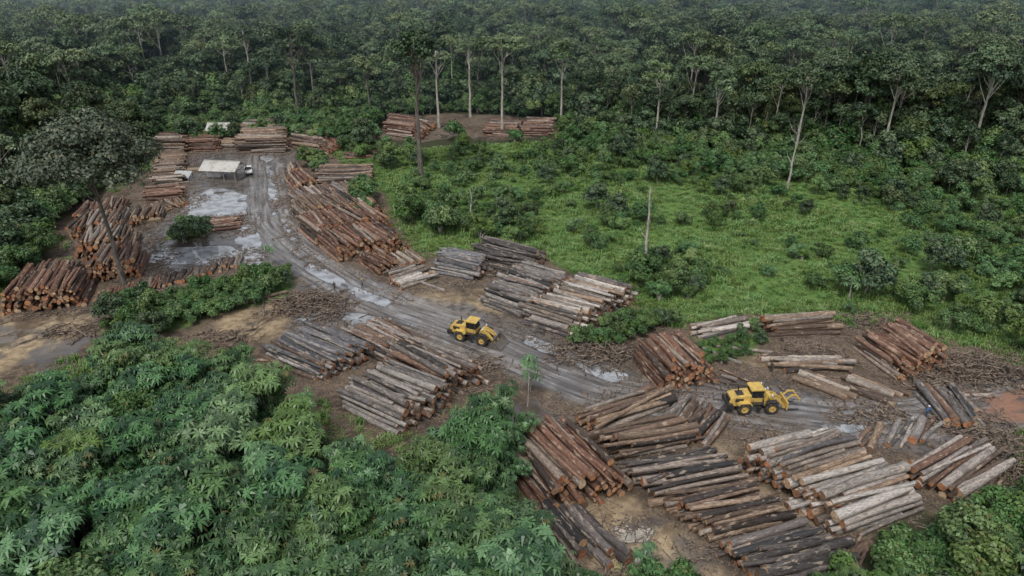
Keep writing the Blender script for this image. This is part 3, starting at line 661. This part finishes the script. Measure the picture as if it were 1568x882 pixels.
for x, y, h in ((-1.9, -1.1, 1), (1.9, -1.1, .9), (2, 1.3, 1.9), (-1.8, 1.3, 2)): box(e, "pole", (x, y, h/2), (.1, .1, h), M_WOOD, 0)
def planks(px, yaw):
    e = link(bpy.data.objects.new("sawn_board_stack", None)); p = G(px); e.location = (p[0], p[1], 0); e.rotation_euler = (0, 0, yaw)
    for k in range(4):
        for j in range(6): box(e, "board", (rnd.uniform(-.1, .1), -.9+j*.34, .15+k*.16), (4.0, .3, .1), M_WOOD, 0)
planks((230, 340), .5); planks((300, 262), .2)

# ------------------------------------------------------------------ people
def person_mat(name, shirt, trouser, skin=(.22, .11, .07)):
    m, nt, p = new_mat(name); c = N(nt, 'ShaderNodeTexCoord').outputs['Object']; x = N(nt, 'ShaderNodeSeparateXYZ', {0: c}).outputs
    z = x[2]; ax = M(nt, 'ABSOLUTE', x[0])
    col = mix(nt, M(nt, 'GREATER_THAN', z, .95), trouser, shirt)
    hand = M(nt, 'MULTIPLY', M(nt, 'GREATER_THAN', ax, .215), M(nt, 'LESS_THAN', z, 1.08)); col = mix(nt, hand, col, skin)
    col = mix(nt, M(nt, 'GREATER_THAN', z, 1.47), col, skin); col = mix(nt, M(nt, 'LESS_THAN', z, .12), col, (.03, .025, .02))
    setin(nt, p.inputs['Base Color'], col); p.inputs['Roughness'].default_value = .8
    return m
M_SKIN = simple_mat("skin", (.22, .11, .07), .55, dirt=0); M_HAIR = simple_mat("black_hair", (.012, .01, .01), .6, dirt=0)
def person(px, yaw, shirt, trouser, hat=None, stride=.12):
    e = link(bpy.data.objects.new("person", None)); p = G(px); e.location = (p[0], p[1], .06); e.rotation_euler = (0, 0, yaw)
    V = []; E = []; R = []
    def add(pos, r, par=None):
        V.append(pos); R.append(r)
        if par is not None: E.append((par, len(V)-1))
        return len(V)-1
    pel = add((0, 0, .95), .125); wa = add((0, 0, 1.1), .115, pel); ch = add((0, .01, 1.3), .14, wa); nk = add((0, 0, 1.46), .055, ch); hd = add((0, .01, 1.56), .06, nk)
    for s in (-1, 1):
        hp = add((s*.1, 0, .88), .095, pel); kn = add((s*.11, stride*s*.5+.02, .5), .06, hp); an = add((s*.11, stride*s*1.0-.02, .1), .045, kn); add((s*.12, stride*s+.13, .04), .04, an)
        sh = add((s*.19, 0, 1.4), .062, ch); el = add((s*.25, -.03-stride*s*.4, 1.13), .042, sh); wr = add((s*.26, .06-stride*s*.9, .9), .028, el); pm_ = add((s*.26, .08-stride*s*.95, .83), .03, wr)
        for k, ln in enumerate((.06, .075, .085, .08)):
            k0 = add((s*.255, .05-stride*s*.95+k*.02, .79), .009, pm_); add((s*.245, .055-stride*s*.95+k*.02, .79-ln), .008, k0)
        t = add((s*.24, .11-stride*s*.95, .84), .01, wr); add((s*.235, .13-stride*s*.95, .79), .009, t)
    me = bpy.data.meshes.new("body"); me.from_pydata(V, E, []); me.materials.append(person_mat("clothes", shirt, trouser))
    o = link(bpy.data.objects.new("body", me), e); o.modifiers.new('skin', 'SKIN'); o.modifiers.new('sub', 'SUBSURF').render_levels = 1
    try:
        sv = me.skin_vertices[0].data
        for i, r in enumerate(R): sv[i].radius = (r, r)
        sv[0].use_root = True
    except Exception as ex: print("skin", ex)
    def blob(name, c, s, mat, S=14, zmin=-1.0):
        Vv = []; Fc = []
        for i in range(S//2+1):
            a = math.pi*i/(S//2)
            for j in range(S):
                b = 2*math.pi*j/S; z = max(zmin, math.cos(a)); Vv.append((c[0]+s[0]*math.sin(a)*math.cos(b), c[1]+s[1]*math.sin(a)*math.sin(b), c[2]+s[2]*z))
        for i in range(S//2):
            for j in range(S): k = (j+1) % S; Fc.append((i*S+j, i*S+k, (i+1)*S+k, (i+1)*S+j))
        return part(e, name, Vv, Fc, mat, 0, True)
    blob("head", (0, .015, 1.61), (.075, .095, .115), M_SKIN); blob("hair", (0, -.005, 1.635), (.082, .1, .105), M_HAIR, zmin=-.15)
    blob("nose", (0, .112, 1.6), (.014, .02, .024), M_SKIN, 8)
    for s in (-1, 1): blob("ear", (s*.078, .01, 1.61), (.012, .02, .03), M_SKIN, 8); blob("eye", (s*.03, .1, 1.625), (.012, .008, .008), M_HAIR, 8)
    blob("mouth", (0, .104, 1.56), (.024, .008, .006), M_HAIR, 8)
    if hat: blob("hard_hat", (0, 0, 1.66), (.125, .15, .1), simple_mat("hat_plastic", hat, .4, dirt=.1), zmin=0)
person((513, 446), 1.0, (.05, .05, .06), (.04, .045, .07)); person((555, 442), -1.2, (.12, .12, .13), (.03, .03, .04), (.6, .5, .1))
person((1417, 640), .4, (.05, .16, .38), (.05, .06, .10), (.7, .7, .7), .05); person((1180, 571), 2.2, (.05, .06, .05), (.03, .03, .03), None, .06)
print("T objects", time.time()-T0)

# ------------------------------------------------------------------ vegetation prototypes
FT = [tree_mesh("ft", 1, 20, 4.6, 8, 15, 1.9, 190, .38, .26, M_FOREST, M_TRUNK),
      tree_mesh("ft", 2, 23, 5.4, 7.5, 18, 1.9, 180, .38, .30, M_FOREST, M_TRUNKD),
      tree_mesh("ft", 3, 17, 3.9, 9, 13, 1.8, 190, .36, .22, M_FOREST, M_TRUNK),
      tree_mesh("ft", 4, 25, 5.8, 5.5, 14, 1.9, 150, .36, .28, M_AIRY, M_TRUNK, .55),
      tree_mesh("ft", 5, 14, 3.9, 9, 14, 1.7, 200, .38, .2, M_FOREST, M_TRUNKD),
      tree_mesh("ft", 6, 21, 4.4, 6.5, 13, 1.6, 110, .32, .22, M_AIRY, M_TRUNK, .6),
      tree_mesh("ft", 7, 12, 3.6, 9, 13, 1.6, 200, .38, .18, M_SHRUB, M_TRUNKD)]
C_FOREST = collection("rainforest_tree", FT)
SH = [tree_mesh("sh", 21, 4.2, 2.3, 3.4, 11, 1.0, 200, .22, .09, M_SHRUB, M_TRUNKD, .85),
      tree_mesh("sh", 22, 5.6, 2.4, 4.6, 13, 1.05, 190, .23, .1, M_SHRUB, M_TRUNKD, .85),
      tree_mesh("sh", 23, 3.2, 2.4, 2.7, 10, 1.0, 190, .22, .08, M_SHRUB, M_TRUNKD, .8),
      tree_mesh("sh", 24, 7.0, 2.8, 6.6, 17, 1.2, 190, .27, .12, M_FOREST, M_TRUNK, .8),
      cecropia_mesh("sh", 25, 5.0, 2.6, 240, .5, 6, M_SHRUB),
      cecropia_mesh("sh", 26, 3.6, 2.3, 200, .5, 5, M_SHRUB)]
C_SHRUB = collection("shrub", SH)
CE = [cecropia_mesh("ce", 31+i, H, R, n, lf, sub) for i, (H, R, n, lf, sub) in enumerate([(9, 3.4, 260, .66, 8), (8, 3.1, 250, .60, 7), (10, 3.3, 230, .74, 7), (7, 2.9, 260, .52, 7), (9.2, 2.8, 180, .80, 6)])]
CE.append(tree_mesh("ce", 40, 8.5, 3.0, 5, 14, 1.2, 260, .2, .12, M_SHRUB, M_TRUNK, .8))
C_CECRO = collection("cecropia", CE)
def tuft(seed, n, h, w, spread):
    rg = np.random.default_rng(seed); b = np.zeros((n, 3)); b[:, :2] = rg.normal(0, spread, (n, 2)); a = rg.random(n)*6.28
    lean = rg.uniform(.2, .9, n)[:, None]; d = np.stack([np.cos(a), np.sin(a), 0*a], 1); s = np.stack([-np.sin(a), np.cos(a), 0*a], 1)*w; hh = (h*rg.uniform(.5, 1.2, n))[:, None]
    m = b+d*hh*lean*.4+np.array([0, 0, 1])*hh*.7; t = b+d*hh*lean*1.1+np.array([0, 0, 1])*hh*.85
    Q = np.concatenate([np.stack([b-s, b+s, m+s, m-s], 1), np.stack([m-s, m+s, t+s*.2, t-s*.2], 1)]); T = np.zeros((n, 3)); T[:, 0] = rg.random(n); T[:, 1] = rg.random(n) < .06
    return mesh_quads("tuft", Q, np.tile(T, (2, 1)), None, (M_GRASS,))
C_GRASS = collection("grass", [tuft(50, 60, .6, .04, .42), tuft(51, 55, .45, .05, .45), tuft(52, 60, .9, .05, .4), tuft(53, 45, .35, .08, .4)])
def chips(seed):
    rg = np.random.default_rng(seed); Q = []
    for i in range(16):
        x, y = rg.normal(0, .9, 2); a = rg.random()*6.28; L = rg.uniform(.2, 1.3); r = rg.uniform(.02, .08); dx, dy = math.cos(a)*L/2, math.sin(a)*L/2
        Q.append(tube([(x-dx, y-dy, .1), (x+dx, y+dy, .1+rg.random()*.14)], [r, r*.7], 4))
    q = np.concatenate(Q); return mesh_quads("chips", q, np.full((len(q), 3), .5), None, (M_STICK,))
C_CHIP = collection("bark_debris", [chips(60), chips(61), chips(62)])

def jgrid(x0, x1, y0, y1, s):
    a, b = np.meshgrid(np.arange(x0, x1, s), np.arange(y0, y1, s)); a = a.ravel()+RG.uniform(-.48, .48, a.size)*s; b = b.ravel()+RG.uniform(-.48, .48, b.size)*s
    return a, b
def put(name, x, y, scl, idx, coll, tilt=0.0): return scatter(name, np.stack([x, y, relief(x, y)-.05], 1), scl, idx, coll, tilt)

CLEAR = GP([(-400, 700), (-120, 470), (-60, 425), (20, 345), (90, 300), (190, 255), (225, 205), (250, 190), (350, 180), (450, 176), (500, 190), (560, 172), (590, 166), (700, 166), (850, 176), (880, 200), (1000, 222), (1200, 240), (1400, 262), (1568, 285), (1900, 330), (2600, 700), (2600, 1500), (-900, 1500)])
X = []; Y = []
for y0, y1, s in ((70, 300, 4.9), (300, 520, 6.2), (520, 900, 9.0)):
    a, b = jgrid(-720, 720, y0, y1, s); k = np.abs(a) < b*.78+35
    a, b = a[k], b[k]; k = poly_sd(a, b, CLEAR) < -1.0; X.append(a[k]); Y.append(b[k])
X = np.concatenate(X); Y = np.concatenate(Y); n = len(X); sd = -poly_sd(X, Y, CLEAR)
kind = RG.choice(7, n, p=[.2, .14, .2, .08, .2, .08, .10])
edge = (sd < 14) & (RG.random(n) < .5); kind = np.where(edge, RG.choice([4, 6, 2], n), kind)
s = RG.uniform(.6, 1.15, n)*(0.78+.44*fb(X, Y, 30, 50)); s = np.where(sd < 10, s*.8, s); s = np.where(Y > 520, s*1.25, s)
# keep the crown of the lone yard-edge tree clear of its neighbours
lt = G((190, 436)); dl = np.hypot(X-lt[0], Y-lt[1]); s = np.where(dl < 38, s*.72, s)
put("rainforest", X, Y, s, kind, C_FOREST, .03); print("forest", n)
a, b = jgrid(-190, 260, 80, 330, 3.2); sd = -poly_sd(a, b, CLEAR); k = (sd > -3) & (sd < 26) & (np.abs(a) < b*.8+30) & (RG.random(len(a)) < .8); a, b, sd = a[k], b[k], sd[k]
put("forest_edge_understorey", a, b, RG.uniform(.8, 1.6, len(a))*(1+.035*np.clip(sd, 0, 16)), RG.choice(6, len(a), p=[.2, .2, .1, .3, .12, .08]), C_SHRUB, .05); print("under", len(a))

# regrowth and meadow shrubs
a, b = jgrid(-110, 200, 75, 240, 2.2)
inm = poly_sd(a, b, MEADOW); inc = poly_sd(a, b, CLEAR); iny = poly_sd(a, b, YARD); inb = poly_sd(a, b, BACKCL)
ns = fb(a, b, 13, 60)
base = sstep(.50, .62, ns)*.42+.06
d = np.where(inm > 0, base, .85)
for (u, v), r, w in [((690,300),6,.8),((800,352),7,.8),((690,350),4,.8),((940,345),6,.8),((1060,400),5,.7),((1085,342),5,.7),((1205,318),5,.8),((1140,350),4,.6),((1240,395),4,.5),((760,315),4,.6),((1500,400),14,1.0),((1450,470),9,1.0),((1560,470),10,1.0),((1350,310),7,.9),((1450,330),9,.9),((1000,395),4,.6),((850,300),4,.5),((640,290),4,.7),((900,265),9,.7),((1100,285),8,.7),((1020,275),8,.6),((760,250),6,.6),((1060,440),4,.7),((960,415),4,.6)]:
    c = G((u, v)); d = np.maximum(d, w*np.exp(-((a-c[0])**2+(b-c[1])**2)/(r*r)))
for (u, v), r in [((900,300),8),((850,380),9),((1290,340),13),((1390,410),11),((1250,300),6),((740,285),7),((1000,320),8),((1150,400),9),((1300,440),11),((620,250),4),((1200,440),8),((880,340),5)]:
    c = G((u, v)); d *= 1-.88*np.exp(-((a-c[0])**2+(b-c[1])**2)/(r*r))
bs = G((715, 225)); bsd = np.abs(a-bs[0]) < 26
k = (inc > 0) & (iny < -1.0) & (inb < -1) & ~((inb > -13) & bsd & (b < 225) & (RG.random(len(a)) < .9)) & (b > 95-(a > 0)*25) & (RG.random(len(a)) < d) & ((a > -60) | (b > 185)) & (a < b*.8+15); a, b, ns2 = a[k], b[k], inm[k]
put("meadow_shrubs", a, b, RG.uniform(.28, 1.1, len(a))*np.where(ns2 < 8, 1.1, .85), RG.choice(6, len(a), p=[.24, .12, .26, .08, .12, .18]), C_SHRUB, .06); print("shrubs", len(a))
def veg(name, poly, step, smin, smax, coll, probs, dens=1.0, avoid=True, tilt=.05):
    lo = poly.min(0); hi = poly.max(0); a, b = jgrid(lo[0], hi[0], lo[1], hi[1], step); k = (poly_sd(a, b, poly) > 0) & (RG.random(len(a)) < dens)
    if avoid: k &= ~in_pile(a, b, .6)
    a, b = a[k], b[k]; put(name, a, b, RG.uniform(smin, smax, len(a)), RG.choice(len(probs), len(a), p=probs), coll, tilt); print(name, len(a))
P6 = [.2, .15, .25, .05, .15, .2]
veg("roadside_bushes", CLUMP, 1.7, .4, .8, C_SHRUB, P6); veg("yard_bush", CLUMP2, 1.5, .4, .7, C_SHRUB, P6); veg("trackside_weeds", CLUMP3, 1.5, .2, .45, C_SHRUB, P6)
veg("left_edge_bushes", GP([(-150, 470), (0, 395), (60, 350), (100, 310), (180, 262), (215, 255), (200, 275), (95, 328), (55, 425), (-20, 455), (-100, 500)]), 2.6, .7, 1.4, C_SHRUB, [.2, .2, .1, .25, .15, .1])
veg("pile_edge_bushes", GP([(860, 520), (980, 480), (1050, 500), (1000, 510), (950, 530), (880, 540)]), 1.5, .3, .6, C_SHRUB, P6)
veg("yard_corner_bushes", GP([(480, 268), (492, 262), (500, 250), (480, 246), (470, 256)]), 1.8, .7, 1.0, C_SHRUB, P6)
veg("bushes_between_piles", GP([(535, 300), (560, 292), (570, 330), (545, 340)]), 2.2, .8, 1.1, C_SHRUB, P6, avoid=False)
FG = GP([(-200, 640), (0, 598), (60, 560), (120, 528), (190, 508), (260, 520), (330, 535), (385, 570), (440, 595), (500, 650), (520, 690), (585, 690), (640, 668), (700, 635), (790, 612), (825, 645), (790, 695), (750, 720), (755, 790), (815, 845), (840, 890), (940, 950), (900, 1250), (-350, 1250)], 7.0)
veg("foreground_secondary_forest", FG, 2.35, .6, 1.12, C_CECRO, [.24, .2, .18, .16, .14, .08], dens=.9, avoid=False)
FG2 = GP([(1290, 880), (1370, 820), (1440, 800), (1500, 780), (1570, 745), (1700, 740), (1700, 1150), (1250, 1150), (1260, 940)], 2.5)
veg("near_bushes", FG2, 1.7, .55, 1.0, C_SHRUB, [.25, .15, .2, .05, .15, .2])
veg("bottom_edge_bushes", GP([(820, 880), (900, 890), (1010, 880), (1100, 900), (1100, 1050), (800, 1050)], 2), 1.9, .5, .9, C_SHRUB, P6)

a, b = jgrid(-60, 150, 75, 215, .85); inm = poly_sd(a, b, MEADOW); iny = poly_sd(a, b, YARD)
k = (inm > -3) & (iny < .5) & (RG.random(len(a)) < .9) & (a < b*.8+6); a, b = a[k], b[k]
put("meadow_grass", a, b, RG.uniform(.5, 1.3, len(a))*(.4+1.1*fb(a, b, 9, 70)), RG.choice(4, len(a)), C_GRASS); print("grass", len(a))
a, b = jgrid(-100, 90, 40, 210, 1.1); sd = poly_sd(a, b, YARD); nz = fb(a, b, 9, 80)
k = (sd > -5) & (sd < 4) & (nz > .5); a, b = a[k], b[k]
k = ~in_pile(a, b, .3) & (poly_sd(a, b, WETP) < -1) & (poly_sd(a, b, SANDP[0]) < 0); a, b = a[k], b[k]
put("verge_weeds", a, b, RG.uniform(.5, 1.1, len(a)), RG.choice(4, len(a)), C_GRASS)
a, b = jgrid(-95, 85, 40, 205, 1.5); sd = poly_sd(a, b, YARD); k = (sd > 0) & in_pile(a, b, 3.5) & ~in_pile(a, b, -.5) & (RG.random(len(a)) < .85); a, b = a[k], b[k]
put("bark_debris", a, b, RG.uniform(.5, 1.3, len(a)), RG.choice(3, len(a)), C_CHIP)
print("T scatter", time.time()-T0)

# ------------------------------------------------------------------ individual trees
def tree_at(base, vtop, wpx, chpx, nl, lrk, npl, leaf, tr, ml, mt, seed, flat=.65, name="rainforest_tree"):
    g = G(base); H = ztop(g[1], vtop); depth = math.hypot(g[1], CAMH)*.97; k = depth/F
    me = tree_mesh(name, seed, H, wpx*k/2, chpx*k, nl, lrk*wpx*k/2, npl, leaf, tr, ml, mt, flat, .008)
    o = bpy.data.objects.new(name, me); o.location = (g[0], g[1], -.1); sc.collection.objects.link(o)
tree_at((190, 436), 158, 196, 150, 44, .30, 560, .28, .42, M_DARKT, M_TRUNKD, 101)
tree_at((645, 272), 34, 92, 80, 26, .27, 230, .34, .62, M_FOREST, M_TRUNKD, 102)
tree_at((672, 196), 62, 44, 40, 9, .38, 130, .34, .42, M_AIRY, M_TRUNK, 103)
tree_at((720, 180), 52, 52, 42, 12, .36, 180, .34, .42, M_AIRY, M_TRUNK, 104)
tree_at((769, 208), 48, 72, 34, 20, .30, 300, .34, .42, M_AIRY, M_TRUNK, 105, .45)
tree_at((858, 198), 62, 52, 46, 12, .34, 170, .34, .36, M_AIRY, M_TRUNK, 106)
tree_at((392, 168), 26, 44, 50, 12, .36, 200, .36, .4, M_FOREST, M_TRUNK, 107)
tree_at((458, 186), 28, 66, 60, 16, .32, 220, .36, .45, M_FOREST, M_TRUNKD, 108)
tree_at((484, 176), 62, 44, 40, 12, .36, 180, .36, .38, M_FOREST, M_TRUNK, 109)
tree_at((418, 172), 70, 40, 40, 10, .36, 180, .36, .36, M_FOREST, M_TRUNK, 110)
tree_at((1003, 222), 84, 56, 50, 13, .34, 200, .36, .36, M_AIRY, M_TRUNK, 111)
tree_at((1348, 250), 88, 80, 60, 16, .32, 240, .36, .4, M_FOREST, M_TRUNK, 112)
tree_at((1478, 262), 66, 100, 66, 22, .32, 320, .36, .42, M_FOREST, M_TRUNK, 113)
tree_at((1090, 236), 96, 60, 50, 13, .34, 200, .36, .36, M_AIRY, M_TRUNK, 114)
tree_at((1215, 245), 92, 70, 54, 14, .34, 220, .36, .36, M_FOREST, M_TRUNK, 115)
tree_at((568, 186), 78, 50, 46, 13, .34, 200, .36, .36, M_FOREST, M_TRUNKD, 116)
def dead(base, vtop, r, nb, seed, name="dead_tree"):
    rg = np.random.default_rng(seed); g = G(base); H = ztop(g[1], vtop); Q = []; K = 8
    tp = [(rg.normal(0, .08)*i*.5, rg.normal(0, .05)*i*.5, H*i/(K-1)) for i in range(K)]; Q.append(tube(tp, [r*(1-.65*i/(K-1)) for i in range(K)], 8))
    for i in range(nb):
        f = rg.uniform(.45, .97); b = np.array(tp[int(f*(K-1))]); a = rg.random()*6.28; L = H*rg.uniform(.08, .22)
        m = b+np.array([math.cos(a)*L*.5, math.sin(a)*L*.5, L*.45]); e_ = b+np.array([math.cos(a)*L*.8, math.sin(a)*L*.8, L*1.1]); Q.append(tube([b, m, e_], [r*.3, r*.2, r*.06], 5))
    q = np.concatenate(Q); me = mesh_quads(name, q, np.full((len(q), 3), .5), None, (M_DEAD,)); o = bpy.data.objects.new(name, me); o.location = (g[0], g[1], -.1); sc.collection.objects.link(o)
dead((985, 422), 284, .30, 2, 1); dead((1205, 292), 190, .28, 9, 2); dead((723, 346), 288, .2, 2, 3); dead((1300, 462), 424, .1, 2, 4); dead((1290, 190), 120, .4, 8, 5); dead((130, 130), 40, .5, 9, 6)
def sapling(base, vtop, seed, lf=.7):
    rg = np.random.default_rng(seed); g = G(base); H = ztop(g[1], vtop); Q = [tube([(0, 0, 0), (.1, 0, H*.5), (0, .05, H)], [.08, .06, .03], 6)]; MI = [np.ones(len(Q[0]))]; T = [np.full((len(Q[0]), 3), .5)]
    P = np.array([[0, 0, H]]+[[math.cos(a)*r_, math.sin(a)*r_, H-z] for a, r_, z in zip(rg.random(8)*6.28, rg.uniform(.3, 1.1, 8), rg.uniform(.1, 1.3, 8))]); A = P*np.array([.4, .4, 0])+np.array([0, 0, 1])
    for p in P[1:]: q = tube([(0, 0, H-.9), tuple(p)], [.025, .015], 4); Q.append(q); MI.append(np.ones(len(q))); T.append(np.full((len(q), 3), .5))
    q, rep = rosettes(rg, P, A, lf); Q.append(q); MI.append(np.zeros(len(q))); t = np.zeros((len(q), 3)); t[:, 0] = rg.uniform(.3, .8, len(q)); T.append(t)
    me = mesh_quads("cecropia_sapling", np.concatenate(Q), np.concatenate(T), np.concatenate(MI), (M_CECRO, M_TRUNK)); o = bpy.data.objects.new("cecropia_sapling", me); o.location = (g[0], g[1], 0); sc.collection.objects.link(o)
sapling((416, 408), 376, 1); sapling((808, 622), 545, 2, .85); sapling((812, 600), 560, 4); sapling((985, 885), 838, 3); sapling((1297, 462), 425, 5)

# ------------------------------------------------------------------ humid air over the forest
def haze():
    me = bpy.data.meshes.new("mist"); x0, x1, y0, y1, z0, z1 = -1500, 1500, 190, 2500, -30, 60
    V = [(x, y, z) for z in (z0, z1) for y in (y0, y1) for x in (x0, x1)]; me.from_pydata(V, [], [(0, 2, 3, 1), (4, 5, 7, 6), (0, 1, 5, 4), (2, 6, 7, 3), (0, 4, 6, 2), (1, 3, 7, 5)])
    m = bpy.data.materials.new("humid_air"); m.use_nodes = True; nt = m.node_tree; nt.nodes.clear(); o = nt.nodes.new('ShaderNodeOutputMaterial')
    v = N(nt, 'ShaderNodeVolumeScatter', {'Color': (.62, .86, 1.0), 'Density': .00065, 'Anisotropy': .2}); nt.links.new(v.outputs[0], o.inputs['Volume'])
    me.materials.append(m); sc.collection.objects.link(bpy.data.objects.new("mist", me))
haze()

# ------------------------------------------------------------------ light
w = bpy.data.worlds.new("World"); sc.world = w; w.use_nodes = True; nt = w.node_tree; nt.nodes.clear()
EL, AZ = math.radians(60), math.radians(200)
sky = nt.nodes.new('ShaderNodeTexSky'); sky.sky_type = 'NISHITA'; sky.sun_disc = False; sky.sun_elevation = EL; sky.sun_rotation = AZ; sky.dust_density = 3.0; sky.air_density = 1.0
hs = N(nt, 'ShaderNodeHueSaturation', {'Saturation': .32, 'Color': sky.outputs[0]})
bg = N(nt, 'ShaderNodeBackground', {'Color': hs.outputs[0], 'Strength': .15}); wo = nt.nodes.new('ShaderNodeOutputWorld'); nt.links.new(bg.outputs[0], wo.inputs[0])
sl = bpy.data.lights.new("sun", 'SUN'); sl.energy = 1.5; sl.angle = math.radians(16); sl.color = (1, .97, .93)
so = bpy.data.objects.new("sun", sl); sc.collection.objects.link(so)
sd_ = Vector((math.sin(AZ)*math.cos(EL), math.cos(AZ)*math.cos(EL), math.sin(EL))); so.rotation_euler = sd_.to_track_quat('Z', 'Y').to_euler()
print("T done", time.time()-T0)
